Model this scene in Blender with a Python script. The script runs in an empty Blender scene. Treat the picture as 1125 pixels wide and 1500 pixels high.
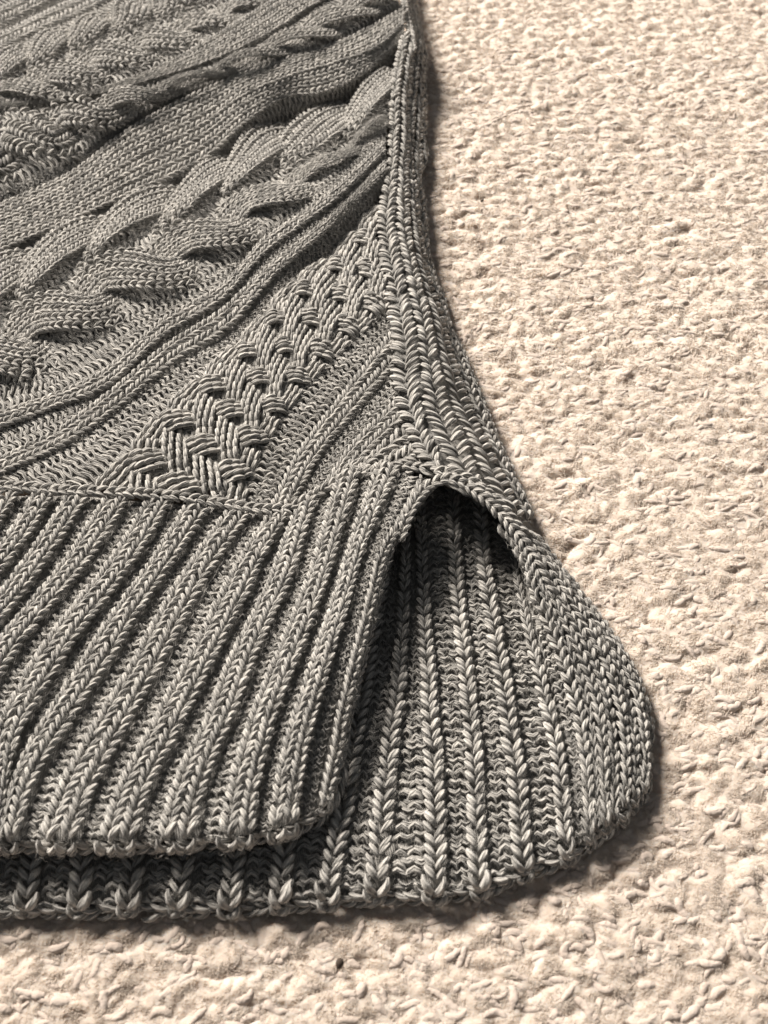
import bpy, math, random
import numpy as np
from mathutils import Vector
rng = np.random.default_rng(7)
random.seed(7)
R = math.radians
S = bpy.context.scene

# ------------------------------------------------------------------ camera, light, exposure
CAM_H = 0.340
PITCH = R(50.5)
FOC = 750 / math.tan(R(25))
cam_d = bpy.data.cameras.new("camera")
cam_d.sensor_fit = 'VERTICAL'
cam_d.angle = R(50)
cam_d.clip_start = 0.01
cam_d.clip_end = 50
cam = bpy.data.objects.new("camera", cam_d)
S.collection.objects.link(cam)
cam.location = (0, 0, CAM_H)
cam.rotation_euler = (R(90) - PITCH, 0, 0)
S.camera = cam
cam_d.dof.use_dof = True
cam_d.dof.focus_distance = 0.43
cam_d.dof.aperture_fstop = 12.0

w = bpy.data.worlds.new("World")
S.world = w
w.use_nodes = True
bg = w.node_tree.nodes['Background']
bg.inputs[0].default_value = (0.94, 0.97, 1.0, 1)
bg.inputs[1].default_value = 0.12

def lamp(name, loc, target, size, power, col):
    d = bpy.data.lights.new(name, 'AREA')
    d.shape = 'DISK'; d.size = size; d.energy = power; d.color = col
    o = bpy.data.objects.new(name, d)
    S.collection.objects.link(o)
    o.location = loc
    v = Vector(target) - Vector(loc)
    o.rotation_euler = v.to_track_quat('-Z', 'Y').to_euler()
    return o
lamp("ceiling_lamp", (-2.95, 3.75, 3.70), (0, 0.35, 0), 2.1, 1120, (1.0, 0.925, 0.83))

S.view_settings.view_transform = 'Standard'
S.view_settings.look = 'None'
S.view_settings.exposure = 0.0
S.view_settings.gamma = 1.0

# ------------------------------------------------------------------ helpers
def world(px, py, z):
    """traced photo position at height z (metres) -> place in the room"""
    px = np.asarray(px, float); py = np.asarray(py, float); z = np.asarray(z, float)
    dx = (px - 562.5) / FOC
    dy = -(py - 750) / FOC
    c, s = math.cos(PITCH), math.sin(PITCH)
    d = np.stack([dx, c + dy * s, -s + dy * c], -1)
    t = (z - CAM_H) / d[..., 2]
    o = d * t[..., None]
    o[..., 2] = z
    return o

def catmull(P, n):
    """P (k,d) -> n points equally spaced in arclength"""
    P = np.asarray(P, float)
    k = len(P)
    if k == 2:
        t = np.linspace(0, 1, n)[:, None]
        return P[0] * (1 - t) + P[1] * t
    Q = np.vstack([2 * P[0] - P[1], P, 2 * P[-1] - P[-2]])
    out = []
    for i in range(k - 1):
        p0, p1, p2, p3 = Q[i], Q[i + 1], Q[i + 2], Q[i + 3]
        d0 = max(np.linalg.norm(p1 - p0), 1e-9) ** .5
        d1 = max(np.linalg.norm(p2 - p1), 1e-9) ** .5
        d2 = max(np.linalg.norm(p3 - p2), 1e-9) ** .5
        m1 = (p2 - p1) + d1 * ((p1 - p0) / d0 - (p2 - p0) / (d0 + d1))
        m2 = (p2 - p1) + d1 * ((p3 - p2) / d2 - (p3 - p1) / (d1 + d2))
        t = np.linspace(0, 1, 16, endpoint=(i == k - 2))[:, None]
        out.append((2 * t**3 - 3 * t**2 + 1) * p1 + (t**3 - 2 * t**2 + t) * m1 + (-2 * t**3 + 3 * t**2) * p2 + (t**3 - t**2) * m2)
    C = np.vstack(out)
    L = np.r_[0, np.cumsum(np.linalg.norm(np.diff(C, axis=0), axis=1))]
    s = np.linspace(0, L[-1], n)
    return np.stack([np.interp(s, L, C[:, j]) for j in range(C.shape[1])], -1)

def trace(pts, n=160, zscale=0.001, dz=0):
    a = np.array(pts, float)
    return catmull(world(a[:, 0], a[:, 1], (a[:, 2] + dz) * zscale), n)

def unit(v):
    return v / np.maximum(np.linalg.norm(v, axis=-1, keepdims=True), 1e-12)

class Cloth:
    """a cloth surface lofted through guide curves; a runs along the wales, u across them"""
    def __init__(self, guides, knots=None, smooth=False, M=160, flip=False):
        self.G = np.array([trace(g, M) for g in guides])
        self.M = M
        self.k = np.arange(len(guides), dtype=float) if knots is None else np.array(knots, float)
        self.smooth = smooth
        self.flip = flip
    def _row(self, i, a):
        i = np.clip(i, 0, len(self.G) - 1)
        x = np.clip(a, 0, 1) * (self.M - 1)
        j = np.clip(np.floor(x).astype(int), 0, self.M - 2)
        f = (x - j)[..., None]
        ex = (np.asarray(a) - np.clip(a, 0, 1))[..., None] * (self.M - 1)
        A, B = self.G[i, j], self.G[i, j + 1]
        return A * (1 - f) + B * f + (B - A) * ex
    def base(self, a, u):
        a, u = np.broadcast_arrays(np.asarray(a, float), np.asarray(u, float))
        i = np.clip(np.searchsorted(self.k, u, side='right') - 1, 0, len(self.k) - 2)
        t = ((u - self.k[i]) / (self.k[i + 1] - self.k[i]))[..., None]
        p1, p2 = self._row(i, a), self._row(i + 1, a)
        if not self.smooth:
            return p1 * (1 - t) + p2 * t
        p0 = np.where((i > 0)[..., None], self._row(i - 1, a), 2 * p1 - p2)
        p3 = np.where((i < len(self.k) - 2)[..., None], self._row(i + 2, a), 2 * p2 - p1)
        return 0.5 * ((2 * p1) + (-p0 + p2) * t + (2 * p0 - 5 * p1 + 4 * p2 - p3) * t * t + (-p0 + 3 * p1 - 3 * p2 + p3) * t**3)
    def normal(self, a, u):
        e = 0.004; eu = 0.05 * (self.k[1] - self.k[0])
        da = self.base(a + e, u) - self.base(a - e, u)
        du = self.base(a, u + eu) - self.base(a, u - eu)
        n = unit(np.cross(du, da))
        return -n if self.flip else n
    def at(self, a, u, n=0.0):
        a = np.asarray(a, float); u = np.asarray(u, float)
        return self.base(a, u) + self.normal(a, u) * np.broadcast_to(np.asarray(n, float), np.broadcast(a, u).shape)[..., None]
    def length(self, u):
        P = self.base(np.linspace(0, 1, 80), np.full(80, float(u)))
        return np.linalg.norm(np.diff(P, axis=0), axis=1).sum()

class Mesh:
    def __init__(self):
        self.v = []; self.f = []; self.uv = []; self.sh = []; self.n = 0
    def add(self, V, F, UV, SH):
        self.v.append(V); self.f.append(F + self.n); self.uv.append(UV); self.sh.append(SH); self.n += len(V)
    def build(self, name, mat, parent=None, label=None):
        if not self.v: return None
        V = np.vstack(self.v); F = np.vstack(self.f); UV = np.vstack(self.uv); SH = np.concatenate(self.sh)
        return make_mesh(name, V, F, mat, parent, UV, SH, label)

def make_mesh(name, V, F, mat, parent=None, UV=None, SH=None, label=None, smooth=True):
    me = bpy.data.meshes.new(name)
    nf, k = F.shape
    me.vertices.add(len(V)); me.vertices.foreach_set('co', V.astype(np.float32).ravel())
    me.loops.add(nf * k); me.loops.foreach_set('vertex_index', F.astype(np.int32).ravel())
    me.polygons.add(nf)
    me.polygons.foreach_set('loop_start', np.arange(0, nf * k, k, dtype=np.int32))
    me.polygons.foreach_set('use_smooth', np.full(nf, smooth))
    if UV is not None:
        at = me.attributes.new('yarn', 'FLOAT2', 'POINT'); at.data.foreach_set('vector', UV.astype(np.float32).ravel())
    if SH is not None:
        at = me.attributes.new('shade', 'FLOAT', 'POINT'); at.data.foreach_set('value', SH.astype(np.float32).ravel())
    me.update(calc_edges=True)
    me.materials.append(mat)
    o = bpy.data.objects.new(name, me)
    S.collection.objects.link(o)
    if parent: o.parent = parent
    if label: o['label'] = label
    return o

def empty(name, loc=(0, 0, 0), parent=None):
    o = bpy.data.objects.new(name, None); S.collection.objects.link(o)
    o.location = loc; o.empty_display_size = 0.02
    if parent: o.parent = parent
    return o

SIDES = 6
def tubes(mesh, C, r, Aref, shade, vlen=1.0, flat=0.9):
    """C (N,K,3) centre lines, r (N,K) radii, Aref (N,3) reference direction; adds N tapered yarn pieces"""
    N, K, _ = C.shape
    T = np.empty_like(C)
    T[:, 1:-1] = C[:, 2:] - C[:, :-2]; T[:, 0] = C[:, 1] - C[:, 0]; T[:, -1] = C[:, -1] - C[:, -2]
    T = unit(T)
    A = Aref[:, None, :] - (Aref[:, None, :] * T).sum(-1, keepdims=True) * T
    A = unit(A)
    B = np.cross(T, A)
    W = SIDES + 1                       # the ring is closed by a doubled vertex on its underside
    fr = np.arange(W) / SIDES
    th = np.pi + fr * 2 * np.pi
    ring = (A[:, :, None, :] * np.cos(th)[None, None, :, None] * flat + B[:, :, None, :] * np.sin(th)[None, None, :, None])
    V = (C[:, :, None, :] + ring * r[:, :, None, None]).reshape(-1, 3)
    i = np.arange(K - 1)[:, None]; j = np.arange(SIDES)[None, :]
    q = np.stack([i * W + j, i * W + j + 1, (i + 1) * W + j + 1, (i + 1) * W + j], -1).reshape(-1, 4)
    F = (q[None] + (np.arange(N) * K * W)[:, None, None]).reshape(-1, 4)
    u = np.broadcast_to(fr[None, None, :], (N, K, W))
    v = np.broadcast_to(np.linspace(0, vlen, K)[None, :, None], (N, K, W)) + np.asarray(rng.random(N) * 5)[:, None, None]
    UV = np.stack([u, v], -1).reshape(-1, 2)
    mesh.add(V, F, UV, np.repeat(shade, K * W))

FUZZ = []
KNIT = np.array([  # across, along, out, radius
    (0.03, -0.28, -0.22, .10), (0.09, -0.04, -0.02, .17), (0.19, 0.26, 0.09, .215),
    (0.31, 0.58, 0.09, .205), (0.40, 0.85, -0.02, .16), (0.44, 1.08, -0.20, .09)])
PURL_UP = np.array([(-.52, -.15, -.20, .10), (-.34, .18, .00, .16), (-.02, .40, .10, .19), (.32, .20, .00, .16), (.52, -.15, -.20, .10)])
PURL_DN = np.array([(.02, .95, -.20, .10), (.18, .66, .00, .15), (.50, .46, .08, .17), (.82, .66, .00, .15), (.98, .95, -.20, .10)])

OPEN = np.array([  # a wide open V, as on the loose inner side of the hem
    (0.02, -0.22, -0.20, .10), (0.10, -0.02, 0.00, .17), (0.24, 0.26, 0.12, .225),
    (0.38, 0.58, 0.10, .215), (0.46, 0.85, -0.02, .16), (0.47, 1.08, -0.2, .09)])
SLIP = np.array([  # long stitches drawn out along a crossing strand
    (0.19, -0.42, -0.20, .10), (0.21, -0.12, 0.02, .19), (0.235, 0.28, 0.11, .235),
    (0.26, 0.70, 0.11, .23), (0.285, 1.05, 0.00, .18), (0.30, 1.32, -0.20, .09)])
BAR = np.array([(-.47, .75, -.30, .14), (-.42, .34, -.02, .26), (-.24, .02, .10, .33), (.02, -.14, .10, .32), (.24, .04, .06, .30), (.40, .42, .02, .26), (.47, .95, -.25, .12)])

def frames(P, Pa, Pu, flipn=1.0):
    T = unit(Pa)
    A = Pu - (Pu * T).sum(-1, keepdims=True) * T
    A = unit(A)
    Nn = np.cross(A, T) * flipn
    return T, A, Nn

def stitches(mesh, P, T, A, Nn, wd, pitch, kind='knit', fat=1.0, jit=0.05, lean=0.0):
    N = len(P)
    qx, qy = pix(P)
    k_ = (qx > -95) & (qy > -75)
    if not k_.any(): return
    wd = np.broadcast_to(wd, (N,))[k_]; pitch = np.broadcast_to(pitch, (N,))[k_]
    P, T, A, Nn = P[k_], T[k_], np.broadcast_to(A, P.shape)[k_], Nn[k_]
    N = len(P)
    FUZZ.append(np.stack([P + Nn * (wd * .28)[:, None], T, A, Nn], 1))
    wd = np.broadcast_to(wd, (N,)); pitch = np.broadcast_to(pitch, (N,))
    rs = np.minimum(wd, 1.45 * pitch) * 0.75 + 0.25 * wd
    rs = np.minimum(rs, 1.32 * pitch)
    if kind == 'knit': sets = [(KNIT, 1), (KNIT, -1)]
    elif kind == 'open': sets = [(OPEN, 1), (OPEN, -1)]
    elif kind == 'slip': sets = [(SLIP, 1), (SLIP, -1)]
    elif kind == 'bar': sets = [(BAR, 1)]; rs = pitch * 1.25
    elif kind == 'purl': sets = [(PURL_UP, 1), (PURL_DN, 1)]
    for tpl, side in sets:
        tt = tpl[None, :, 0] * side + rng.normal(0, jit * .4, (N, 1)) + lean * tpl[None, :, 1]
        ss = tpl[None, :, 1] + rng.normal(0, jit * 1.4, (N, 1))
        nn = tpl[None, :, 2] + rng.normal(0, jit * .7, (N, 1))
        rr = tpl[None, :, 3] * (1 + rng.normal(0, jit * 1.5, (N, 1)))
        C = (P[:, None] + A[:, None] * (tt * wd[:, None])[..., None] + T[:, None] * (ss * pitch[:, None])[..., None]
             + Nn[:, None] * (nn * rs[:, None])[..., None])
        r = rr * rs[:, None] * fat
        sh = np.clip(rng.normal(0.5, 0.17, N), 0, 1)
        tubes(mesh, C, r, Nn, sh, vlen=1.0)

def courses(cl, u, pitch, a0=0.0, a1=1.0, ph=0.0):
    L = cl.length(u)
    n = max(2, int(round(L / pitch * (a1 - a0))))
    return a0 + (np.arange(n) + ph) / n * (a1 - a0)

def wale(mesh, cl, aj, uf, nf=None, wu=1.0, kind='knit', fat=1.0, keep=None, jit=0.05):
    """aj: course positions; uf(a)->u; nf(a,u)->height; wu: wale width in u units"""
    e = 0.0025
    nf = nf or (lambda a, u: 0 * a)
    F = lambda a, u: cl.at(a, u, nf(a, u))
    u = uf(aj)
    P = F(aj, u)
    Pa = (F(aj + e, uf(aj + e)) - F(aj - e, uf(aj - e))) / (2 * e)
    eu = 0.06 * wu
    Pu = (F(aj, u + eu) - F(aj, u - eu)) / (2 * eu)
    T, A, Nn = frames(P, Pa, Pu)
    s = np.sign((Nn * cl.normal(aj, u)).sum(-1))
    Nn = Nn * s[:, None]
    da = np.gradient(aj)
    pitch = np.linalg.norm(Pa, axis=-1) * da
    pitch = np.clip(pitch, .6 * np.median(pitch), 1.25 * np.median(pitch))
    wd = np.linalg.norm(Pu - (Pu * T).sum(-1, keepdims=True) * T, axis=-1) * wu
    if keep is not None:
        k = keep(P)
        P, T, A, Nn, wd, pitch = P[k], T[k], A[k], Nn[k], wd[k], pitch[k]
    if len(P): stitches(mesh, P, T, A, Nn, wd, pitch, kind, fat, jit)

def chain(mesh, pts, wmm, pitch=3.2, fat=1.0, kind='knit', rev=False, jit=.05, up=(0, -.25, 1)):
    """a single knit chain lying along a traced curve"""
    n0 = 200
    C = trace(pts, n0)
    if rev: C = C[::-1]
    L = np.linalg.norm(np.diff(C, axis=0), axis=1).sum()
    n = max(3, int(L / (pitch * .001)))
    s = np.arange(n) / n * (n0 - 1)
    P = np.stack([np.interp(s, np.arange(n0), C[:, j]) for j in range(3)], -1)
    T = unit(np.stack([np.interp(s + 1, np.arange(n0), C[:, j]) - np.interp(s - 1, np.arange(n0), C[:, j]) for j in range(3)], -1))
    up = np.broadcast_to(np.array(up, float), P.shape)
    A = unit(np.cross(T, up)); Nn = np.cross(A, T)
    stitches(mesh, P, T, A, Nn, wmm * .001, L / n, kind, fat, jit)

def backing(name, cl, u0, u1, n, parent, depth=0.0016, na=140, nu=None, keep=None, a0=0, a1=1, nf=None, label=None):  # sheet added under the stitches to block light and gaps
    nu = nu or max(4, int((u1 - u0) * 6))
    a = np.linspace(a0, a1, na); u = np.linspace(u0, u1, nu)
    AA, UU = np.meshgrid(a, u, indexing='ij')
    h = nf(AA, UU) if nf else 0
    V = cl.at(AA, UU, h - depth).reshape(-1, 3)
    i = np.arange(na - 1)[:, None]; j = np.arange(nu - 1)[None]
    F = np.stack([i * nu + j, (i + 1) * nu + j, (i + 1) * nu + j + 1, i * nu + j + 1], -1).reshape(-1, 4)
    if keep is not None:
        k = keep(V)
        F = F[k[F].all(1)]
    uv = np.stack([UU * 6, AA * 60], -1).reshape(-1, 2)
    return make_mesh(name, V, F, n, parent, uv, np.full(len(V), .35), label)

def pix(P):
    """where a place in the room lies in the traced photo"""
    c, s = math.cos(PITCH), math.sin(PITCH)
    d = P - np.array([0, 0, CAM_H])
    f = d[:, 1] * c - d[:, 2] * s
    up = d[:, 1] * s + d[:, 2] * c
    return 562.5 + FOC * d[:, 0] / f, 750 - FOC * up / f

def fibres(name, C, radius, mat, parent):
    """C (N,K,3) fine fibres as real hair strands"""
    N, K, _ = C.shape
    hc = bpy.data.hair_curves.new(name)
    hc.add_curves([K] * N)
    off = np.array(parent.location) if parent else np.zeros(3)
    hc.attributes['position'].data.foreach_set('vector', (C - off).astype(np.float32).ravel())
    ra = hc.attributes.get('radius') or hc.attributes.new('radius', 'FLOAT', 'POINT')
    ra.data.foreach_set('value', (np.broadcast_to(radius, (N, K))).astype(np.float32).ravel())
    hc.materials.append(mat)
    o = bpy.data.objects.new(name, hc); S.collection.objects.link(o)
    if parent: o.parent = parent
    o['kind'] = 'stuff'
    return o

# ------------------------------------------------------------------ materials
def node(nt, t, **k):
    n = nt.nodes.new(t)
    for a, b in k.items(): setattr(n, a, b)
    return n

def yarn_material(name, dark, light, rough=0.82):
    m = bpy.data.materials.new(name); m.use_nodes = True
    nt = m.node_tree; L = nt.links
    b = nt.nodes['Principled BSDF']
    at = node(nt, 'ShaderNodeAttribute', attribute_name='yarn')
    sh = node(nt, 'ShaderNodeAttribute', attribute_name='shade')
    sep = node(nt, 'ShaderNodeSeparateXYZ'); L.new(at.outputs['Vector'], sep.inputs[0])
    geo = node(nt, 'ShaderNodeTexCoord')
    # ply grooves: a fold of the twist angle over the yarn
    def M(op, a, bb=None, v=None):
        n = node(nt, 'ShaderNodeMath', operation=op)
        for idx, x in enumerate((a, bb)):
            if x is None: continue
            if isinstance(x, (int, float)): n.inputs[idx].default_value = x
            else: L.new(x, n.inputs[idx])
        return n.outputs[0]
    ph = M('ADD', M('MULTIPLY', sep.outputs[0], 6.28319 * 4), M('MULTIPLY', sep.outputs[1], 6.0))
    wave = M('SINE', ph)
    # fibre streaks
    cmb = node(nt, 'ShaderNodeCombineXYZ')
    L.new(M('MULTIPLY', ph, 0.9), cmb.inputs[0]); L.new(M('MULTIPLY', sep.outputs[1], 1.5), cmb.inputs[1]); L.new(M('MULTIPLY', sh.outputs['Fac'], 40.0), cmb.inputs[2])
    ns = node(nt, 'ShaderNodeTexNoise'); ns.inputs['Scale'].default_value = 1.6; ns.inputs['Detail'].default_value = 3
    L.new(cmb.outputs[0], ns.inputs['Vector'])
    nf = node(nt, 'ShaderNodeTexNoise'); nf.inputs['Scale'].default_value = 2600; nf.inputs['Detail'].default_value = 2
    L.new(geo.outputs['Object'], nf.inputs['Vector'])
    mixv = M('ADD', M('MULTIPLY', ns.outputs['Fac'], 0.75), M('MULTIPLY', nf.outputs['Fac'], 0.42))
    mixv = M('ADD', mixv, M('MULTIPLY', M('SUBTRACT', sh.outputs['Fac'], 0.5), 0.5))
    mixv = M('ADD', mixv, M('MULTIPLY', wave, 0.16))  # shade of the ply grooves put into the colour too
    cr = node(nt, 'ShaderNodeValToRGB')
    cr.color_ramp.elements[0].position = 0.22; cr.color_ramp.elements[0].color = (*dark, 1)
    cr.color_ramp.elements[1].position = 0.92; cr.color_ramp.elements[1].color = (*light, 1)
    L.new(mixv, cr.inputs[0]); L.new(cr.outputs[0], b.inputs['Base Color'])
    b.inputs['Roughness'].default_value = rough
    b.inputs['Sheen Weight'].default_value = 0.3
    b.inputs['Sheen Roughness'].default_value = 0.5
    b.inputs['Specular IOR Level'].default_value = 0.12
    bp = node(nt, 'ShaderNodeBump'); bp.inputs['Strength'].default_value = 1.0; bp.inputs['Distance'].default_value = 0.0006
    hh = M('ADD', M('MULTIPLY', wave, 0.5), M('ADD', M('MULTIPLY', ns.outputs['Fac'], 0.9), M('MULTIPLY', nf.outputs['Fac'], 0.35)))
    L.new(hh, bp.inputs['Height']); L.new(bp.outputs[0], b.inputs['Normal'])
    return m

YARN = yarn_material("grey_cotton_yarn", (0.128, 0.124, 0.118), (0.68, 0.65, 0.608))

def carpet_material(name, sss):
    m = bpy.data.materials.new(name); m.use_nodes = True
    nt = m.node_tree; L = nt.links; b = nt.nodes['Principled BSDF']
    tc = node(nt, 'ShaderNodeTexCoord'); sh = node(nt, 'ShaderNodeAttribute', attribute_name='shade')
    n1 = node(nt, 'ShaderNodeTexNoise'); n1.inputs['Scale'].default_value = 14; n1.inputs['Detail'].default_value = 4
    n2 = node(nt, 'ShaderNodeTexNoise'); n2.inputs['Scale'].default_value = 900; n2.inputs['Detail'].default_value = 4
    L.new(tc.outputs['Object'], n1.inputs['Vector']); L.new(tc.outputs['Object'], n2.inputs['Vector'])
    ad = node(nt, 'ShaderNodeMath', operation='ADD')
    mu = node(nt, 'ShaderNodeMath', operation='MULTIPLY'); mu.inputs[1].default_value = 0.6
    L.new(sh.outputs['Fac'], mu.inputs[0]); L.new(mu.outputs[0], ad.inputs[0]); 
    mu2 = node(nt, 'ShaderNodeMath', operation='MULTIPLY'); mu2.inputs[1].default_value = 0.4
    L.new(n1.outputs['Fac'], mu2.inputs[0]); L.new(mu2.outputs[0], ad.inputs[1])
    cr = node(nt, 'ShaderNodeValToRGB')
    cr.color_ramp.elements[0].position = 0.1; cr.color_ramp.elements[0].color = (0.46, 0.39, 0.33, 1)
    cr.color_ramp.elements[1].position = 0.8; cr.color_ramp.elements[1].color = (0.58, 0.51, 0.445, 1)
    e = cr.color_ramp.elements.new(0.5); e.color = (0.53, 0.455, 0.395, 1)
    L.new(ad.outputs[0], cr.inputs[0]); L.new(cr.outputs[0], b.inputs['Base Color'])
    b.inputs['Roughness'].default_value = 0.95
    b.inputs['Subsurface Weight'].default_value = sss
    b.inputs['Subsurface Radius'].default_value = (1, .8, .6)
    b.inputs['Subsurface Scale'].default_value = 0.0045
    b.inputs['Specular IOR Level'].default_value = 0.1
    b.inputs['Sheen Weight'].default_value = 0.2
    n3 = node(nt, 'ShaderNodeTexNoise'); n3.inputs['Scale'].default_value = 330; n3.inputs['Detail'].default_value = 3; n3.inputs['Distortion'].default_value = 1.2
    L.new(tc.outputs['Object'], n3.inputs['Vector'])
    bs = node(nt, 'ShaderNodeMath', operation='MULTIPLY_ADD'); bs.inputs[1].default_value = 2.2
    L.new(n3.outputs['Fac'], bs.inputs[0]); L.new(n2.outputs['Fac'], bs.inputs[2])
    bp = node(nt, 'ShaderNodeBump'); bp.inputs['Strength'].default_value = 0.35; bp.inputs['Distance'].default_value = 0.0008
    L.new(bs.outputs[0], bp.inputs['Height']); L.new(bp.outputs[0], b.inputs['Normal'])
    return m
CARPET = carpet_material('cream_carpet_pile', 0.7)
CARPET_YARN = carpet_material('cream_carpet_yarn', 0.0)
CARPET_FIBRE = carpet_material('cream_carpet_fibre', 0.0)
for _n in CARPET_YARN.node_tree.nodes:
    if _n.type == 'VALTORGB':
        for _e, _c in zip(_n.color_ramp.elements, ((.44, .37, .32), (.50, .425, .375), (.54, .465, .41))): _e.color = (*_c, 1)
for _n in CARPET_FIBRE.node_tree.nodes:
    if _n.type == 'VALTORGB':
        for _e, _c in zip(_n.color_ramp.elements, ((.56, .485, .42), (.60, .525, .455), (.63, .555, .49))): _e.color = (*_c, 1)

def flat_material(name, col, rough=.9):
    m = bpy.data.materials.new(name); m.use_nodes = True
    nt = m.node_tree; b = nt.nodes['Principled BSDF']
    n = node(nt, 'ShaderNodeTexNoise'); n.inputs['Scale'].default_value = 400
    cr = node(nt, 'ShaderNodeValToRGB')
    cr.color_ramp.elements[0].color = tuple(c * .6 for c in col) + (1,); cr.color_ramp.elements[1].color = tuple(c * 1.3 for c in col) + (1,)
    nt.links.new(n.outputs['Fac'], cr.inputs[0]); nt.links.new(cr.outputs[0], b.inputs['Base Color'])
    b.inputs['Roughness'].default_value = rough
    return m

# ------------------------------------------------------------------ carpet
def build_carpet():
    # backing sheet of the carpet, reaching well past the frame
    n = 60
    x = np.linspace(-1.6, 1.6, n); y = np.linspace(-0.6, 2.6, n)
    X, Y = np.meshgrid(x, y, indexing='ij')
    V = np.stack([X, Y, np.full_like(X, -0.0045)], -1).reshape(-1, 3)
    i = np.arange(n - 1)[:, None]; j = np.arange(n - 1)[None]
    F = np.stack([i * n + j, (i + 1) * n + j, (i + 1) * n + j + 1, i * n + j + 1], -1).reshape(-1, 4)
    o = make_mesh("carpet", V, F, CARPET, None, None, np.full(len(V), .1))
    o['kind'] = 'structure'; 
    # the pile: one sheet of soft curled tufts, finer near the viewer
    ys = [0.01]
    while ys[-1] < 0.86:
        ys.append(ys[-1] + 0.00044 + 0.0016 * ys[-1]**2 + .0003 * ys[-1])
    ys = np.array(ys)
    NX = 680
    xs = np.linspace(-1, 1, NX)
    Y, X = np.meshgrid(ys, xs, indexing='ij')
    X = X * (0.185 + 0.28 * Y)
    def hsh(i, j, k):
        v = np.sin(i * 127.1 + j * 311.7 + k * 74.7) * 43758.5453
        return v - np.floor(v)
    def vnoise(x, y, k):
        i, j = np.floor(x), np.floor(y); fx, fy = x - i, y - j
        fx = fx * fx * (3 - 2 * fx); fy = fy * fy * (3 - 2 * fy)
        return ((hsh(i, j, k) * (1 - fx) + hsh(i + 1, j, k) * fx) * (1 - fy) + (hsh(i, j + 1, k) * (1 - fx) + hsh(i + 1, j + 1, k) * fx) * fy) * 2 - 1
    def tufts(x, y, cell, aspect, zr, c, sharp, k, R_=1):
        """soft maximum over jittered oval caps -> height, id of the winning cap"""
        gx, gy = x / cell, y / cell
        i0, j0 = np.floor(gx), np.floor(gy)
        acc = np.zeros_like(x); best = np.full_like(x, -9.0); ident = np.zeros_like(x)
        for di in range(-R_, R_ + 1):
            for dj in range(-R_, R_ + 1):
                i, j = i0 + di, j0 + dj
                px_ = i + hsh(i, j, k); py_ = j + hsh(i, j, k + 1)
                an = (hsh(i, j, k + 2) - .5) * 1.9
                dx, dy = gx - px_, gy - py_
                al = dx * np.cos(an) + dy * np.sin(an); ac = -dx * np.sin(an) + dy * np.cos(an)
                h = zr * (hsh(i, j, k + 3) - .5) - c * ((al / aspect)**2 + ac**2)
                acc += np.exp(np.clip(h * sharp, -60, 60))
                m = h > best
                best = np.where(m, h, best); ident = np.where(m, hsh(i, j, k + 4), ident)
        return np.log(acc) / sharp, ident
    wx = X + .0017 * vnoise(X / .007, Y / .007, 3) + .0003 * vnoise(X / .0025, Y / .0025, 5)
    wy = Y + .0017 * vnoise(X / .007, Y / .007, 9) + .0003 * vnoise(X / .0025, Y / .0025, 12)
    h1, id1 = tufts(wx, wy, .0060, 1.7, 1.4, 2.2, 9.0, 20, 2)
    h2, id2 = tufts(wx * 1.0 + .4, wy + .7, .0030, 1.8, 1.2, 2.0, 9.0, 40)
    lowm = vnoise(X / .05, Y / .05, 60) * .5 + vnoise(X / .021, Y / .021, 61) * .5
    crease = np.clip(vnoise(X / .012, Y / .012, 90) - .25, 0, 1)          # a few deeper partings
    Z = -.0016 * crease * np.clip(.2 - h1, 0, 1.2) + .00095 * (1 + .15 * np.clip((.22 - Y) / .12, 0, 1)) * np.clip(h1, -1.1, 3) + .0005 * np.clip(h2, -1.2, 3) * (1 + .4 * lowm) * (1 + .3 * np.clip((.22 - Y) / .12, 0, 1)) + .0004 * lowm - .0006
    V = np.stack([X, Y, Z], -1).reshape(-1, 3)
    nr = len(ys)
    i = np.arange(nr - 1)[:, None]; j = np.arange(NX - 1)[None]
    F = np.stack([i * NX + j, i * NX + j + 1, (i + 1) * NX + j + 1, (i + 1) * NX + j], -1).reshape(-1, 4)
    vx, vy = pix(V)
    hid = ((vx < 540) & (vy < 1270)) | ((vx < 690) & (vy > 790) & (vy < 1230)) | (vx < -420) | (vy < -120) | (vx > 1580)
    F = F[~hid[F].any(1)]
    SH = np.clip(.5 + .35 * (id1 - .5) + .5 * (id2 - .5) + .15 * lowm, 0, 1).reshape(-1)
    t = make_mesh("carpet_pile", V, F, CARPET, o, None, SH)
    t['kind'] = 'stuff'
    # curled yarn ends lying half sunk in the pile
    N = 8600
    yy = .03 + .62 * rng.random(N)**1.15; xx = (rng.random(N) * 2 - 1) * (.17 + .27 * yy)
    px, py = pix(np.stack([xx, yy, 0 * xx], -1))
    kk = ~(((px < 560) & (py < 1290)) | ((px < 700) & (py > 780) & (py < 1240))) & (px > -250) & (px < 1450) & (py < 1620)
    xx, yy = xx[kk], yy[kk]; N = len(xx); K, sd = 8, 6
    ln = rng.uniform(.005, .011, N); an = rng.normal(0, .7, N); cu = rng.normal(0, 1.8, N)
    s8 = np.linspace(-.5, .5, K)[None]
    th = an[:, None] + cu[:, None] * s8
    cx = np.cumsum(np.cos(th) * ln[:, None] / K, 1); cy = np.cumsum(np.sin(th) * ln[:, None] / K, 1)
    cx -= cx.mean(1, keepdims=True); cy -= cy.mean(1, keepdims=True)
    gx = xx[:, None] + cx; gy = yy[:, None] + cy
    iz = np.clip(np.searchsorted(ys, gy), 0, nr - 1); ix = np.clip(((gx / (0.185 + 0.28 * gy) + 1) / 2 * (NX - 1)).astype(int), 0, NX - 1)
    zg = Z[iz, ix]; zm = (zg + zg.mean(1, keepdims=True)) / 2
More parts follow.
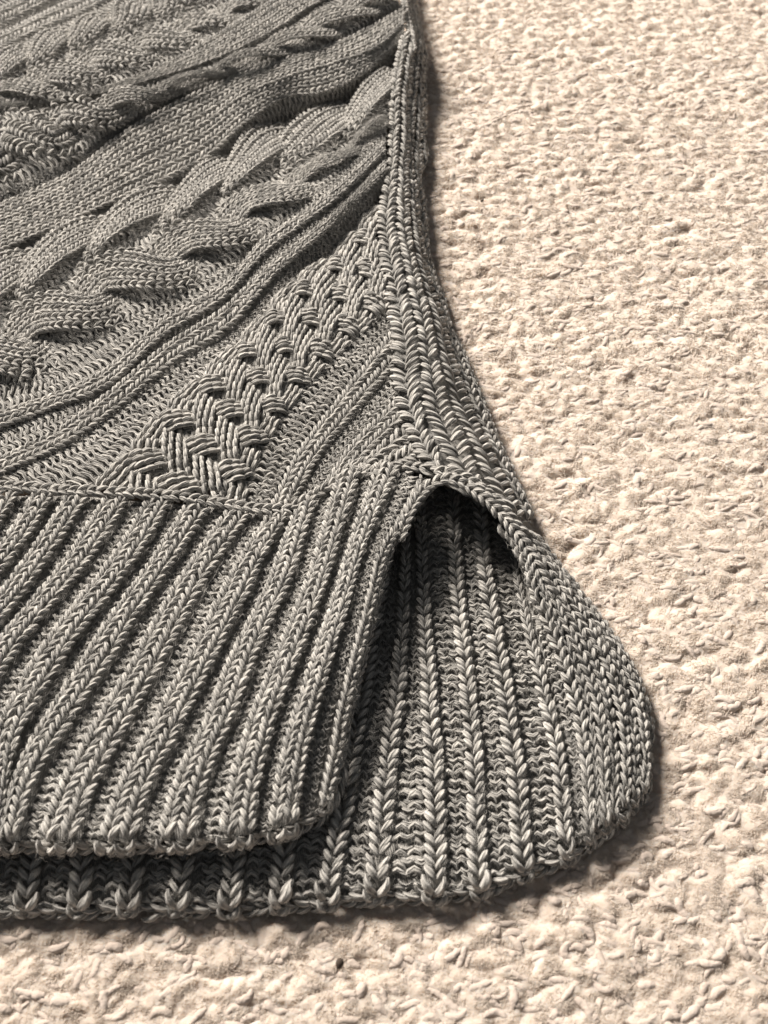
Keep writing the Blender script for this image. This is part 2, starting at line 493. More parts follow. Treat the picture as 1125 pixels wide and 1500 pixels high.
    r = (rng.uniform(.0009, .0018, N)[:, None] * np.sqrt(np.clip(1 - (2 * s8 * .98)**2, .03, 1))) * (1 + rng.normal(0, .10, (N, K)))
    C = np.stack([gx, gy, zm - .0008 + .0006 * rng.random((N, 1))], -1)
    T = unit(np.gradient(C, axis=1)); Zv = np.broadcast_to(np.array([0, 0, 1.]), T.shape); A = unit(np.cross(T, Zv)); B = np.cross(A, T)
    tv = np.arange(sd) / sd * 2 * np.pi
    Vh = C[:, :, None] + (A[:, :, None] * np.cos(tv)[None, None, :, None] + B[:, :, None] * np.sin(tv)[None, None, :, None] * .75) * r[:, :, None, None]
    ii = np.arange(K - 1)[:, None]; jj = np.arange(sd)[None]
    q = np.stack([ii * sd + jj, ii * sd + (jj + 1) % sd, (ii + 1) * sd + (jj + 1) % sd, (ii + 1) * sd + jj], -1).reshape(-1, 4)
    Fh = (q[None] + (np.arange(N) * K * sd)[:, None, None]).reshape(-1, 4)
    t = make_mesh("curled_yarn_ends", Vh.reshape(-1, 3), Fh, CARPET_YARN, o, None, np.repeat(np.clip(rng.normal(.4, .2, N), 0, 1), K * sd))
    t['kind'] = 'stuff'
    # the fibres of the pile, combed tuft by tuft
    for (y0, y1, dens, rad, l0, l1) in ((.02, .18, 6.0e6, .00006, .0012, .0032), (.18, .36, 3.4e6, .00008, .0013, .0036), (.36, .82, 1.4e6, .00012, .0016, .0045)):
        area = (y1 - y0) * 2 * (.17 + .27 * (y0 + y1) / 2)
        N = int(area * dens)
        yy = y0 + (y1 - y0) * rng.random(N); xx = (rng.random(N) * 2 - 1) * (.17 + .27 * yy)
        px, py = pix(np.stack([xx, yy, 0 * xx], -1))
        kk = ~(((px < 545) & (py < 1275)) | ((px < 690) & (py > 790) & (py < 1235))) & (px > -250) & (px < 1450) & (py > -80) & (py < 1620)
        xx, yy = xx[kk], yy[kk]; N = len(xx)
        ci, cj = np.floor(xx / .0042), np.floor(yy / .0036)
        an = (hsh(ci, cj, 77) - .5) * 2.2 + np.where(hsh(ci, cj, 79) > .5, np.pi, 0) + rng.normal(0, .45, N)
        cu = (hsh(ci, cj, 81) - .5) * 4 + rng.normal(0, .8, N)
        ln = rng.uniform(l0, l1, N); K = 4
        s4 = np.linspace(0, 1, K)[None]
        th = an[:, None] + cu[:, None] * s4
        gx = xx[:, None] + np.cumsum(np.cos(th) * ln[:, None] / K, 1); gy = yy[:, None] + np.cumsum(np.sin(th) * ln[:, None] / K, 1)
        iz = np.clip(np.searchsorted(ys, gy), 0, nr - 1); ix = np.clip(((gx / (0.185 + 0.28 * gy) + 1) / 2 * (NX - 1)).astype(int), 0, NX - 1)
        zz_ = (Z[iz, ix] + 2 * Z[iz[:, :1], ix[:, :1]]) / 3
        C = np.stack([gx, gy, zz_ - .0002 + np.sin(s4 * 2.7) * (ln * rng.uniform(.02, .20, N))[:, None]], -1)
        fibres("pile_fibre", C, rad * np.array([1, 1, .9, .4]), CARPET_FIBRE, o)
    return o
build_carpet()

# ------------------------------------------------------------------ the sweater
sweater = empty("sweater", tuple(world(400, 800, 0.0)))
sweater['label'] = "grey cable knit sweater lying on the cream carpet with its side slit open"
sweater['category'] = "sweater"
ROOT = np.array(sweater.location)
_mk = make_mesh
def make_mesh(name, V, F, mat, parent=None, UV=None, SH=None, label=None, smooth=True):
    return _mk(name, V - ROOT if parent is not None else V, F, mat, parent, UV, SH, label, smooth)

# hem seam line and side seam line, as traced
HEM = np.array([(-200, 712), (0, 714), (80, 718), (170, 722), (260, 728), (330, 738), (390, 745), (430, 742), (455, 728), (500, 706), (550, 692), (600, 686), (640, 684)])
SIDE = np.array([(606, -300), (588, 0), (596, 40), (602, 58), (584, 66), (580, 108), (574, 144), (574, 190), (572, 240), (558, 300), (555, 340), (558, 380), (568, 440), (574, 490), (574, 540), (582, 590), (599, 640), (614, 680), (640, 760)])
def in_body(P):
    x, y = pix(P)
    # side seam: x limit as a function of y
    o = np.argsort(SIDE[:, 1])
    xs = np.interp(y, SIDE[o, 1], SIDE[o, 0])
    ys = np.interp(x, HEM[:, 0], HEM[:, 1])
    return (x < xs) & (y < ys)

E = [
 [(500,722,20),(560,694,23),(616,678,25)],
 [(480,738,18),(535,672,20),(600,612,21)],
 [(455,742,17),(512,655,19),(590,575,20)],
 [(430,745,15),(470,672,17),(520,610,18),(585,535,18)],
 [(395,745,15),(430,672,17),(490,590,18),(560,500,19),(590,462,19)],
 [(305,830,14),(352,745,14),(372,680,16),(425,597,18),(500,515,19),(595,440,19)],
 [(105,745,14),(175,676,17),(232,608,18),(300,545,18),(360,488,18),(430,412,17),(490,368,15),(525,328,15),(575,280,16)],
 [(-60,745,15),(0,700,15),(88,660,15),(164,610,16),(264,530,17),(330,490,18),(400,410,19),(440,372,21),(478,340,22),(507,308,22),(570,250,22)],
 [(-60,710,15),(0,672,15),(80,632,15),(150,582,16),(250,500,17),(320,457,18),(395,388,20),(450,345,22),(490,312,23),(565,235,22)],
 [(-60,665,14),(0,632,14),(80,600,15),(150,575,16),(240,497,17),(325,443,18),(392,372,20),(445,332,22),(485,302,23),(565,225,22)],
 [(-60,640,14),(0,605,14),(80,578,15),(150,545,16),(240,467,17),(325,418,18),(388,350,20),(440,315,22),(480,285,23),(565,205,22)],
 [(-60,590,14),(0,560,14),(60,552,15),(125,503,16),(220,452,17),(310,402,18),(350,375,19),(385,340,20),(435,305,21),(475,270,22),(565,188,22)],
 [(-60,505,15),(0,470,15),(40,440,15),(120,395,16),(160,372,17),(240,345,18),(310,305,18),(380,272,17),(450,245,17),(490,225,18),(570,165,20)],
 [(-60,402,9),(0,380,9),(100,338,9),(200,296,9),(300,254,8),(360,215,6),(420,178,5),(470,166,5),(530,138,9),(585,92,16)],
 [(-60,392,11),(0,370,11),(100,328,11),(200,285,11),(300,238,13),(355,188,15),(420,145,16),(470,140,17),(530,112,19),(592,57,23)],
 [(-60,360,12),(0,335,12),(100,292,12),(190,236,12.5),(300,180,17),(355,141,20),(420,112,23),(490,92,24),(545,72,25),(594,32,26)],
 [(-60,330,13),(0,300,13),(100,255,13),(190,188,15),(300,130,21),(400,92,25),(500,60,26),(560,30,26),(596,8,26)],
 [(-60,320,15),(0,285,15),(100,235,16),(170,185,18),(250,145,21),(300,126,23),(400,90,26),(500,55,27),(590,2,27)],
 [(-60,185,22),(0,168,22),(60,155,22),(130,140,23),(200,130,25),(300,103,27),(400,62,28),(460,30,28),(540,-12,28)],
 [(-60,180,22.5),(0,162,22.5),(100,149,23),(200,125,26),(290,98,27),(340,80,27),(400,50,28),(470,5,28),(520,-20,28)],
 [(-60,172,24),(0,153,24),(100,143,24.5),(200,112,26),(260,85,26),(300,62,27),(360,25,27),(420,-12,27)],
 [(-60,155,24),(0,127,24),(50,106,24),(130,70,24),(212,46,24),(290,22,24),(350,0,24),(430,-40,24)],
 [(-60,107,21),(0,82,21),(60,54,21),(150,16,21),(200,-6,21),(320,-50,21)],
 [(-60,101,20),(0,77,20),(60,48,20),(150,11,20),(185,-8,20),(300,-55,20)],
 [(-60,75,15),(0,50,15),(50,25,15),(100,2,15),(200,-40,15)],
 [(-60,68,14),(0,43,14),(50,18,14),(95,-4,14),(190,-46,14)],
 [(-60,37,14),(0,12,14),(50,-12,14),(150,-60,14)],
 [(-60,5,14),(0,-25,14),(150,-95,14)],
]
body = Cloth(E, knots=list(range(15)) + [14.5] + list(range(15, len(E) - 1)), M=220, flip=True)
front = empty("front_panel", (0, 0, 0), sweater)
COURSE = 0.0031
def bump_profile(u0, u1, h, nw=0):
    if nw: return lambda a, u: h * np.sqrt(np.clip(1 - ((u - (u0 + u1) / 2) / ((u1 - u0) / 2 * 1.12))**2, 0, 1)) + .0004 * np.cos(2 * np.pi * ((u - u0) / (u1 - u0) * nw - .5))
    return lambda a, u: h * np.sqrt(np.clip(1 - ((u - (u0 + u1) / 2) / ((u1 - u0) / 2 * 1.12))**2, 0, 1))

def plain_band(i, nw, parent, name, kind='knit', h=0.0, fat=1.0, per_wale=False, pitch=None):
    u0, u1 = i, i + 1
    aj = courses(body, i + .5, pitch or COURSE)
    prof = bump_profile(u0, u1, h, nw if per_wale else 0) if kind == 'knit' else (lambda a, u: 0 * a + h)
    ms = Mesh()
    for k in range(nw):
        uc = u0 + (k + .5) / nw
        if per_wale: ms = Mesh()
        wale(ms, body, aj + (0.0 if kind == 'knit' else rng.random() * .5 * (aj[1] - aj[0])), lambda a, uc=uc: uc + 0 * a, prof, 1.0 / nw, kind, fat, in_body, .03 if per_wale else .055)
        if per_wale: ms.build(name, YARN, parent)
    if not per_wale: ms.build(name, YARN, parent)

backing("added_backing_sheet", body, 0, len(E) - 2, YARN, front, depth=0.0019, na=260, nu=(len(E) - 2) * 6 + 1, keep=in_body)
RIB_H = 0.0013
plain_band(0, 2, front, "rib", h=0.0006)
plain_band(1, 2, front, "rib", h=0.0010)
plain_band(2, 3, front, "purl_gutter", 'purl', h=-.0004)
plain_band(3, 2, front, "rib", h=RIB_H, fat=1.05)
plain_band(4, 3, front, "purl_gutter", 'purl', h=-.0006)
plain_band(6, 3, front, "purl_gutter", 'purl', h=-.0006)
plain_band(7, 2, front, "rib", h=RIB_H, fat=1.05)
plain_band(8, 2, front, "purl_gutter", 'purl', h=-.0010)
plain_band(9, 2, front, "rib", h=RIB_H, fat=1.05)
plain_band(10, 2, front, "purl_gutter", 'purl', h=-.0010)
plain_band(13, 2, front, "purl_gutter", 'purl', h=-.0004)
plain_band(14, 7, front, "stockinette_column", h=0.0006, per_wale=True, pitch=.0036)
plain_band(15, 2, front, "purl_gutter", 'purl', h=-.0012)
plain_band(17, 1, front, "purl_gutter", 'purl', h=-.0012)
plain_band(18, 5, front, "stockinette_column", h=0.0008, per_wale=True)
plain_band(21, 1, front, "purl_gutter", 'purl', h=-.0016)
plain_band(22, 2, front, "rib", h=RIB_H)
plain_band(23, 1, front, "purl_gutter", 'purl', h=-.0016)
plain_band(24, 2, front, "rib", h=RIB_H)
plain_band(25, 1, front, "purl_gutter", 'purl', h=-.0010)

def strand(parent, name, ufn, hfn, nw, width, umid, fat=1.0, arch=0.0008, kind='knit', pitch_=None):
    """one cable strand: nw wales side by side along ufn(a), hfn(a); width of the whole strand in u units of the unslanted cloth"""
    ms = Mesh()
    e = .0025; eu = .03
    F = lambda a, du=0: body.at(a, ufn(a) + du, hfn(a))
    ad = np.linspace(0, 1, 900)
    Ld = np.r_[0, np.cumsum(np.linalg.norm(np.diff(F(ad), axis=0), axis=1))]
    nst = int(Ld[-1] / (pitch_ or COURSE))
    aj = np.interp((np.arange(nst) + .3) / nst * Ld[-1], Ld, ad)      # stitches evenly along the strand itself
    P = F(aj); Pa = (F(aj + e) - F(aj - e)) / (2 * e); Pu = (F(aj, eu) - F(aj, -eu)) / (2 * eu)
    T, A, Nn = frames(P, Pa, Pu)
    s_ = np.sign((Nn * body.normal(aj, ufn(aj))).sum(-1)); Nn = Nn * s_[:, None]
    base_a = (body.base(aj + e, umid + 0 * aj) - body.base(aj - e, umid + 0 * aj)) / (2 * e)
    Tb = unit(base_a); Pp = Pu - (Pu * Tb).sum(-1, keepdims=True) * Tb
    W = np.linalg.norm(Pp, axis=-1) * width
    pitch = np.linalg.norm(Pa, axis=-1) * np.gradient(aj)
    # even out the course length along the slanted strand
    for k in range(nw):
        off = (k - (nw - 1) / 2) / nw
        Q = P + A * (off * W)[:, None] + Nn * (arch * (1 - (2.0 * off)**2 * 1.4))
        kk = in_body(Q)
        tilt = unit(Nn + A * (off * .9))
        A2 = unit(np.cross(T, tilt)); A2 *= np.sign((A2 * A).sum(-1, keepdims=True))
        if kk.any(): stitches(ms, Q[kk], T[kk], A2[kk], tilt[kk], W[kk] / nw, np.minimum(pitch[kk], 1.35 * np.median(pitch)), kind, fat, .03)
    return ms.build(name, YARN, parent)

def under(i0, i1, nw, h=-.0007):
    ms = Mesh()
    aj = courses(body, (i0 + i1) / 2, COURSE)
    for k in range(nw):
        uc = i0 + (i1 - i0) * (k + .5) / nw
        wale(ms, body, aj, lambda a, uc=uc: uc + 0 * a, lambda a, u: h + 0 * a, (i1 - i0) / nw, 'purl', 1.2, in_body, .06)
    ms.build('purl_ground', YARN, front)
for i0, i1, nw in ((5, 6, 8), (11, 13, 10), (16, 17, 4), (19, 21, 8)): under(i0, i1, nw)

def rope(parent, u0, u1, lobes, phase, hand, nw=3, h=0.0026, lift=0.0012, umid=None, nstr=2):
    c, half = (u0 + u1) / 2, abs(u1 - u0) / 2
    for k in range(nstr):
        th = lambda a, k=k: math.pi * lobes * a + phase + k * math.pi
        # lobes turn over quickly at the edges and run long across the middle
        ufn = lambda a, th=th: c + half * .47 * np.cos(th(a)) * hand
        hfn = lambda a, th=th: lift + h * np.sin(th(a))
        strand(parent, "strand", ufn, hfn, nw, 2 * half * .60, c, fat=1.04)

hs = empty("horseshoe_cable", (0, 0, 0), sweater)
rope(hs, 11.0, 12.0, 6.6, 0.6, 1, nw=5, h=.0038)
rope(hs, 12.0, 13.0, 6.8, 0.6, -1, nw=5, h=.0038)
hs2 = empty("horseshoe_cable", (0, 0, 0), sweater)
rope(hs2, 19.0, 20.0, 7.5, 1.2, 1, nw=4, h=.0024)
rope(hs2, 20.0, 21.0, 7.5, 1.2, -1, nw=4, h=.0022)
rp = empty("rope_cable", (0, 0, 0), sweater)
rope(rp, 16.0, 17.0, 8.5, 0.9, 1, nw=3, h=.0036, lift=.0026)

# basket cable: six strands of two wales woven over and under
bk = empty("basket_cable", (0, 0, 0), sweater)
NS, ROWS = 6, 19
slot = list(range(NS)); paths = [[(0, k, 0.0)] for k in range(NS)]; pos = {k: k for k in range(NS)}
order = list(range(NS))
for r_ in range(ROWS):
    start = 0 if r_ % 2 == 0 else 1
    new = order[:]; hts = {k: 0.0 for k in range(NS)}; mv = {k: 0 for k in range(NS)}
    for s_ in range(start, NS - 1, 2):
        l, rgt = order[s_], order[s_ + 1]
        new[s_], new[s_ + 1] = rgt, l
        mv[l], mv[rgt] = 1, -1
        up = rgt if r_ % 2 == 0 else l
        hts[l], hts[rgt] = (1, -1) if up == l else (-1, 1)
    for s_, k in enumerate(order):
        paths[k].append((r_ + .5, s_ + mv[k] * .5, float(hts[k]) if mv[k] else -.2))
        paths[k].append((r_ + 1, s_ + mv[k], 0.0))
    order = new
for k in range(NS):
    p = np.array(paths[k]); rr_ = p[:, 0] / ROWS
    fine = np.linspace(0, 1, 600)
    def sm(y, x=rr_):
        v = np.interp(fine, x, y)
        kk = np.ones(11) / 11
        return np.convolve(np.pad(v, 5, mode='edge'), kk, 'valid')
    us = sm(p[:, 1]); hsn = sm(p[:, 2])
    ufn = lambda a, us=us: 5 + (np.interp(a, fine, us) + .5) / NS
    hfn = lambda a, hh=hsn: .0006 + .0017 * np.tanh(1.6 * np.interp(a, fine, hh))
    strand(bk, "strand", ufn, hfn, 2, 1 / NS * 1.30, 5.5, fat=.94, arch=.0006, kind="slip", pitch_=.0037)

# hem seam: chains running over the join
sm_ = Mesh()
hz = [(x, y + 1, 18) for x, y in [(-60, 708), (0, 710), (80, 716), (170, 720), (260, 726), (330, 737), (390, 745), (428, 745)]]
chain(sm_, hz, 4.6, 3.6, fat=.95)
sm_.build("hem_seam", YARN, sweater)
sm_ = Mesh()
chain(sm_, [(428, 742, 18), (455, 728, 19), (500, 702, 21), (550, 688, 22), (600, 683, 24), (640, 690, 26)], 4.2, 3.3)
chain(sm_, [(470, 722, 18), (505, 690, 20), (550, 672, 21), (600, 664, 23), (625, 676, 25)], 4.2, 3.2)
sm_.build("hem_seam", YARN, sweater)

# ------------------------------------------------------------------ front hem band
def hemg(pts, z0, z1, z2):
    n = len(pts); out = []
    for i, (x, y) in enumerate(pts):
        t = i / (n - 1)
        out.append((x, y, z0 * (1 - t)**2 + 2 * z1 * t * (1 - t) + z2 * t * t))
    xl, yl = pts[-1]; z = out[-1][2]
    out.append((xl - 1, yl + 6, z - 4)); 
    return out[::-1]
HG = [
 hemg([(-45,722),(-100,790),(-150,850),(-230,950),(-320,1090),(-400,1236)],15,20,17),
 hemg([(15,722),(-30,785),(-90,850),(-160,940),(-240,1090),(-300,1236)],15,20,17),
 hemg([(68,722),(18,800),(-30,855),(-90,930),(-160,1060),(-215,1236)],15,20,17),
 hemg([(118,722),(60,813),(7,887),(-40,940),(-95,1050),(-145,1236)],15,20,17),
 hemg([(176,728),(110,827),(73,872),(10,950),(-40,1040),(-72,1236)],15,20,17),
 hemg([(236,732),(183,820),(137,880),(93,937),(43,1020),(17,1070),(-10,1236)],15,21,17),
 hemg([(295,736),(237,825),(187,897),(140,972),(97,1037),(60,1095),(30,1150),(8,1236)],15,21,17),
 hemg([(355,744),(283,850),(240,927),(213,980),(173,1047),(140,1107),(110,1165),(85,1236)],15,21,17),
 hemg([(413,752),(373,815),(337,887),(300,960),(263,1029),(233,1087),(200,1150),(172,1236)],16,21,17),
 hemg([(450,736),(430,793),(410,853),(377,920),(350,980),(327,1043),(297,1107),(274,1165),(258,1234)],17,21,17),
 hemg([(514,690),(490,773),(470,840),(443,913),(415,980),(390,1043),(370,1110),(357,1165),(347,1228)],20,22,17),
 hemg([(570,682),(535,773),(515,833),(497,893),(475,960),(452,1030),(434,1090),(420,1160),(413,1216)],23,24,16),
 hemg([(620,700),(585,764),(557,813),(543,865),(530,918),(514,978),(500,1037),(487,1100),(470,1188)],26,26,14),
 hemg([(640,712),(598,766),(572,815),(558,870),(545,930),(529,995),(515,1050),(506,1105),(490,1162)],24,20,10),
]
hemc = Cloth(HG, smooth=True)
fh = empty("front_hem_band", (0, 0, 0), sweater)
nh = len(HG)
def hem_prof(a, u):
    d = np.abs(u - np.round(u))
    h = .0020 * np.clip(1 - (d / .42)**2, -0.5, 1)
    fade = np.clip((u - (nh - 2) - .3) / .3, 0, 1)
    return h * (1 - fade)
backing("added_backing_sheet", hemc, 0, nh - 1, YARN, fh, depth=.0018, na=160, nu=nh * 6)
HC = 0.0031
for i in range(nh - 1):
    aj = courses(hemc, i, HC, 0.0, 1.0)
    if i < nh - 2:
        ms = Mesh()
        offs = (-.17, .17)
        for o_ in offs:
            wale(ms, hemc, aj, lambda a, c=i + o_: c + 0 * a, hem_prof, .35, 'knit', 1.06, None, .07)
        ms.build("rib", YARN, fh)
        ms = Mesh()
        for o_ in (.42, .58):
            wale(ms, hemc, aj + rng.random() * .003, lambda a, c=i + o_: c + 0 * a, lambda a, u: -.0013 + 0 * a, .19, 'purl', 1.2, None, .08)
        ms.build("purl_gutter", YARN, fh)
    else:
        ms = Mesh()
        wale(ms, hemc, aj, lambda a: i + .10 + 0 * a, lambda a, u: .0008 + 0 * a, .55, 'knit', 1.0, None, .06)
        wale(ms, hemc, aj, lambda a: i + .72 + 0 * a, lambda a, u: .0002 + 0 * a, .6, 'knit', 1.0, None, .06)
        ms.build("slit_edging", YARN, fh)
# cast-on edge
ms = Mesh()
edge = [(-90, 1240, 14), (0, 1240, 14), (120, 1241, 14), (250, 1239, 14), (350, 1231, 14), (420, 1219, 13), (462, 1198, 12), (488, 1166, 12), (503, 1120, 13)]
chain(ms, edge, 5.0, 4.2, fat=.95, rev=True, jit=.1, up=(0, -1, .6))
ms.build("cast_on_edge", YARN, fh)

# ------------------------------------------------------------------ back hem band, seen from its inner side
def zz(pts, zs): return [(x, y, z) for (x, y), z in zip(pts, zs)]
BZ = [1, 5, 6.5, 6.5, 6.5, 6, 5, 4, 3]
BG = []
for xb in (-110, -34, 40, 115, 188, 262, 337):
    BG.append(zz([(xb-2,1338),(xb,1322),(xb+6,1270),(xb+12,1200),(xb+20,1120),(xb+30,1040),(xb+40,960),(xb+50,880),(xb+60,800)], BZ))
BG += [
 zz([(407,1334),(409,1318),(416,1260),(424,1190),(436,1110),(450,1030),(466,950),(480,870),(500,790)], BZ),
 zz([(478,1328),(480,1312),(488,1260),(500,1200),(513,1120),(527,1030),(540,950),(555,870),(570,790)], BZ),
 zz([(549,1318),(551,1302),(557,1230),(564,1160),(572,1090),(583,1000),(590,910),(594,820),(598,715)], BZ),
 zz([(636,1320),(637,1304),(637,1230),(636,1150),(633,1080),(628,1000),(622,910),(618,820),(616,705)], BZ),
 zz([(702,1312),(701,1294),(698,1220),(696,1140),(690,1060),(681,970),(671,880),(666,800),(662,705)], BZ),
 zz([(768,1288),(766,1268),(761,1200),(756,1130),(746,1060),(732,970),(718,890),(708,815),(702,715)], [1,5,7,7.5,8,8,7,5,3]),
 zz([(829,1264),(829,1244),(825,1190),(820,1130),(808,1060),(788,980),(770,900),(757,830),(745,740)], [1,5.5,7,7.5,7.5,7,6,5,3]),
 zz([(863,1242),(863,1224),(862,1170),(857,1100),(845,1030),(820,950),(792,880),(765,815),(738,772)], [1,7,9,10.5,13,17,21,23,24]),
 zz([(885,1224),(886,1207),(885,1150),(882,1090),(871,1020),(845,950),(815,890),(788,835),(760,790)], [1,8,10,12,14,17,20,22,25]),
 zz([(912,1206),(914,1188),(916,1130),(912,1070),(899,1005),(869,935),(836,880),(803,825),(770,778)], [1,7,9,10,12,14,16,18,22]),
 zz([(938,1172),(941,1155),(944,1110),(939,1058),(924,1000),(894,943),(856,888),(815,832),(785,785)], [1,5,6,7,7,8,9,11,14]),
 zz([(950,1146),(956,1122),(960,1080),(954,1030),(938,982),(906,930),(868,880),(824,828),(792,790)], [0,1,1,1,1,1,2,3,5]),
]
backc = Cloth(BG, smooth=True)
bh = empty("back_hem_band", (0, 0, 0), sweater)
nb = len(BG)
def back_prof(a, u):
    d = np.abs(u - np.round(u))
    return .0011 * np.clip(1 - (d / .33)**2, -0.6, 1)
backing("added_backing_sheet", backc, 0, nb - 1, YARN, bh, depth=.0018, na=120, nu=nb * 6)
BC = 0.0037
for i in range(nb - 1):
    aj = courses(backc, i, BC)
    inner = i <= 13
    ms = Mesh()
    if inner:
        wale(ms, backc, aj, lambda a: i + 0 * a, back_prof, .43, 'open', 1.0, None, .09)
        ms.build("rib", YARN, bh)
        ms = Mesh()
        for o_ in (.36, .62):
            wale(ms, backc, aj + rng.random() * .008, lambda a, c=i + o_: c + 0 * a, lambda a, u: -.0007 + 0 * a, .27, 'purl', 1.1, None, .12)
        ms.build("purl_gutter", YARN, bh)
    else:
        aj = courses(backc, i, .0037)
        wale(ms, backc, aj, lambda a: i + 0 * a, lambda a, u: .0006 + 0 * a, .55, 'knit', .92, None, .08)
        wale(ms, backc, aj, lambda a: i + .5 + 0 * a, lambda a, u: .0001 + 0 * a, .5, 'knit', .9, None, .08)
        ms.build("slit_edging", YARN, bh)
ms = Mesh()
edge = [(-90, 1336, 3), (0, 1337, 3), (200, 1336, 3), (400, 1330, 3), (480, 1324, 3), (560, 1315, 3), (640, 1315, 3), (705, 1306, 3), (770, 1282, 3), (830, 1258, 3), (870, 1232, 3), (905, 1206, 3), (935, 1174, 3), (950, 1146, 3)]
chain(ms, edge, 4.6, 4.3, fat=.9, rev=True, jit=.12, up=(0, -1, .5))
ms.build("cast_on_edge", YARN, bh)

# ------------------------------------------------------------------ side strip with its seam
def zl(xy, z0):
    return [(x, y, z) for (x, y), z in zip(xy, z0)]
SG = [
 zl([(640,694),(628,690),(612,678),(597,640),(580,590),(572,540),(572,490),(566,440),(556,380),(553,340),(556,300),(568,245),(572,190),(572,144),(578,108),(588,54)],
    [30,29,26,23,20,20,20,20,19,19,19,19,19,20,22,24]),
 zl([(730,752),(700,720),(668,698),(640,650),(622,600),(615,540),(610,490),(600,440),(588,380),(580,340),(580,300),(582,245),(586,190),(586,144),(590,108),(600,52)],
    [29,31,30,27,25,23,23,23,22,21,21,20,20,21,23,25]),
 zl([(760,785),(740,752),(712,715),(684,650),(662,605),(645,545),(636,495),(622,440),(606,380),(600,340),(598,300),(596,245),(597,190),(598,144),(602,108),(608,54)],
    [25,25,24,22,21,21,21,20,19,18,17,15,14,15,17,20]),
 zl([(785,790),(765,755),(746,720),(716,655),(695,610),(672,550),(655,495),(638,440),(620,380),(613,340),(610,300),(606,245),(608,190),(610,144),(613,108),(615,68)],
    [14,13,12,11,11,10,9,9,9,10,11,12,12,13,15,18]),
 zl([(795,795),(776,750),(757,705),(736,660),(712,600),(686,530),(660,475),(648,430),(632,385),(626,340),(624,300),(614,252),(626,226),(622,190),(624,144),(622,108),(621,80),(614,62)],
    [3]*18),
]
sidec = Cloth(SG, smooth=True)
sp = empty("side_strip", (0, 0, 0), sweater)
backing("added_backing_sheet", sidec, 0, 4, YARN, sp, depth=.0018, na=160, nu=28)
def sprof(a, u):
    d = np.abs(u - np.floor(u) - .5)
    return .0010 * np.clip(1 - (d / .42)**2, -.5, 1)
for c_, wu_, nm in ((.5, .92, "knit_column"), (1.5, .9, "knit_column"), (2.5, .85, "knit_column"), (3.3, .6, "knit_column"), (3.75, .45, "knit_column")):
    aj = courses(sidec, c_, .0042, .035, 1.0)
    ms = Mesh()
    wale(ms, sidec, aj, lambda a: c_ + 0 * a, sprof, wu_, 'open' if c_ < 3 else 'knit', .95, None, .09)
    ms.build(nm, YARN, sp)
# seam line along the front and the folded cords above
ms = Mesh()
chain(ms, [(585, 788, 25), (604, 744, 28), (624, 716, 30), (648, 703, 32), (672, 706, 32), (696, 720, 32), (724, 744, 30), (748, 770, 28), (770, 800, 26), (790, 838, 24), (806, 872, 21)], 4.8, 3.2)
chain(ms, [(640, 690, 30), (664, 693, 31), (690, 705, 31.5), (720, 729, 30), (746, 756, 28), (768, 785, 25)], 4.6, 3.2)
ms.build("slit_binding", YARN, sp)
ms = Mesh()
chain(ms, [(606, 74, 25), (600, 40, 24), (593, 10, 22), (588, -40, 20)], 4.6, 3.2)
chain(ms, [(610, 76, 20), (604, 40, 18), (597, 10, 16), (593, -40, 14)], 5.0, 3.2)
chain(ms, [(614, 74, 16), (608, 40, 12), (602, 10, 10), (598, -40, 8)], 6.0, 3.4)
chain(ms, [(617, 74, 9), (611, 40, 5), (605, 10, 4), (601, -40, 4)], 7.0, 3.4)
ms.build("seam_cord", YARN, sp)

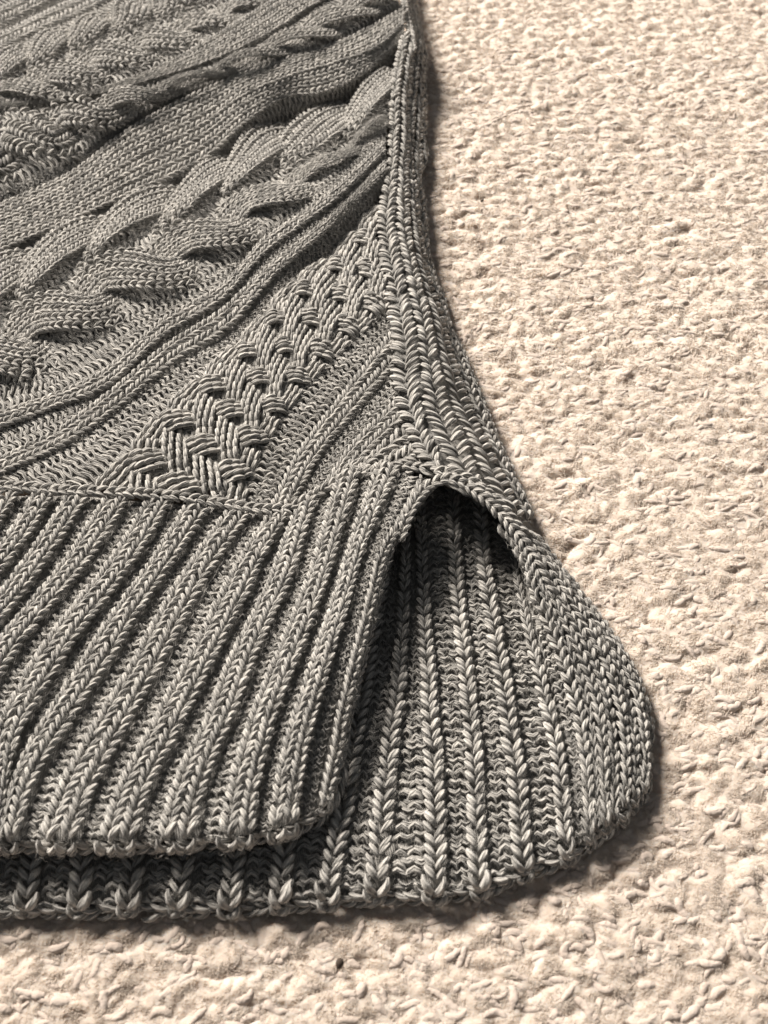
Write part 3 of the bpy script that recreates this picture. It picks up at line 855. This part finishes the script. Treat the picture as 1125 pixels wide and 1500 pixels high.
# fine cotton hairs standing off the yarn
Fz = np.vstack(FUZZ)
Fz = Fz[rng.choice(len(Fz), 60000)]
N = len(Fz); K = 5
ln = rng.uniform(.0010, .0034, N); an = rng.uniform(0, 2 * np.pi, N); cu = rng.normal(0, 1.6, N); el = rng.uniform(.05, .6, N) * (1 + 1.2 * (rng.random(N) < .06))
s5 = np.linspace(0, 1, K)[None]
th = an[:, None] + cu[:, None] * s5
ca = np.cumsum(np.cos(th), 1) * (ln / K)[:, None]; cb = np.cumsum(np.sin(th), 1) * (ln / K)[:, None]
cn = np.sin(s5 * 2.6) * (ln * el * .5)[:, None] - .0003
off = rng.normal(0, .0010, (N, 2))
C = Fz[:, 0][:, None] + Fz[:, 2][:, None] * (ca + off[:, :1])[..., None] + Fz[:, 1][:, None] * (cb + off[:, 1:])[..., None] + Fz[:, 3][:, None] * cn[..., None]
HAIR = flat_material("grey_cotton_hair", (0.36, 0.345, 0.32))
fibres("loose_fibre", C, .000045 * np.array([1, 1, 1, .8, .3]), HAIR, sweater)

# ------------------------------------------------------------------ small specks lying on the carpet
SPECK = flat_material("dark_lint", (0.05, 0.035, 0.025))
def speck(name, px, py, ln, wdt, ang, label, cat, grp=None, bend=.4):
    c = world(px, py, 0.0022)
    K, sd = 7, 6
    s = np.linspace(-.5, .5, K)
    th = ang + bend * s * 2
    P = np.stack([np.cumsum(np.cos(th)) * ln / K, np.cumsum(np.sin(th)) * ln / K, 0.0003 * np.sin(s * 5)], -1); P -= P.mean(0)
    ms = Mesh()
    tubes(ms, P[None] , (wdt * np.sqrt(np.clip(1 - (2 * s * .96)**2, 0.02, 1)))[None], np.array([[0, 0, 1.0]]), np.array([.5]))
    V = np.vstack(ms.v); F = np.vstack(ms.f)
    o = _mk(name, V, F, SPECK)
    o.location = c
    o['label'] = label; o['category'] = cat
    if grp: o['group'] = grp
    return o
g = "dark specks caught in the carpet"
speck("crumb", 497, 1411, .0034, .0013, 1.2, "largest brown crumb sunk in the carpet in front of the hem", "crumb", g)
speck("thread", 713, 150, .005, .0003, .6, "thin dark curved thread lying on the carpet near the sweater's upper seam", "thread", None, 1.2)
speck("lint_speck", 706, 294, .0022, .0007, .2, "tiny dark speck on the carpet beside the folded seam", "speck", g)
speck("lint_speck", 869, 651, .0014, .00045, -1.0, "tiny black speck alone on the open carpet right of the slit", "speck", g)
speck("lint_speck", 803, 191, .0014, .0004, .4, "pinpoint dark speck on the far carpet below the curved thread", "speck", g)
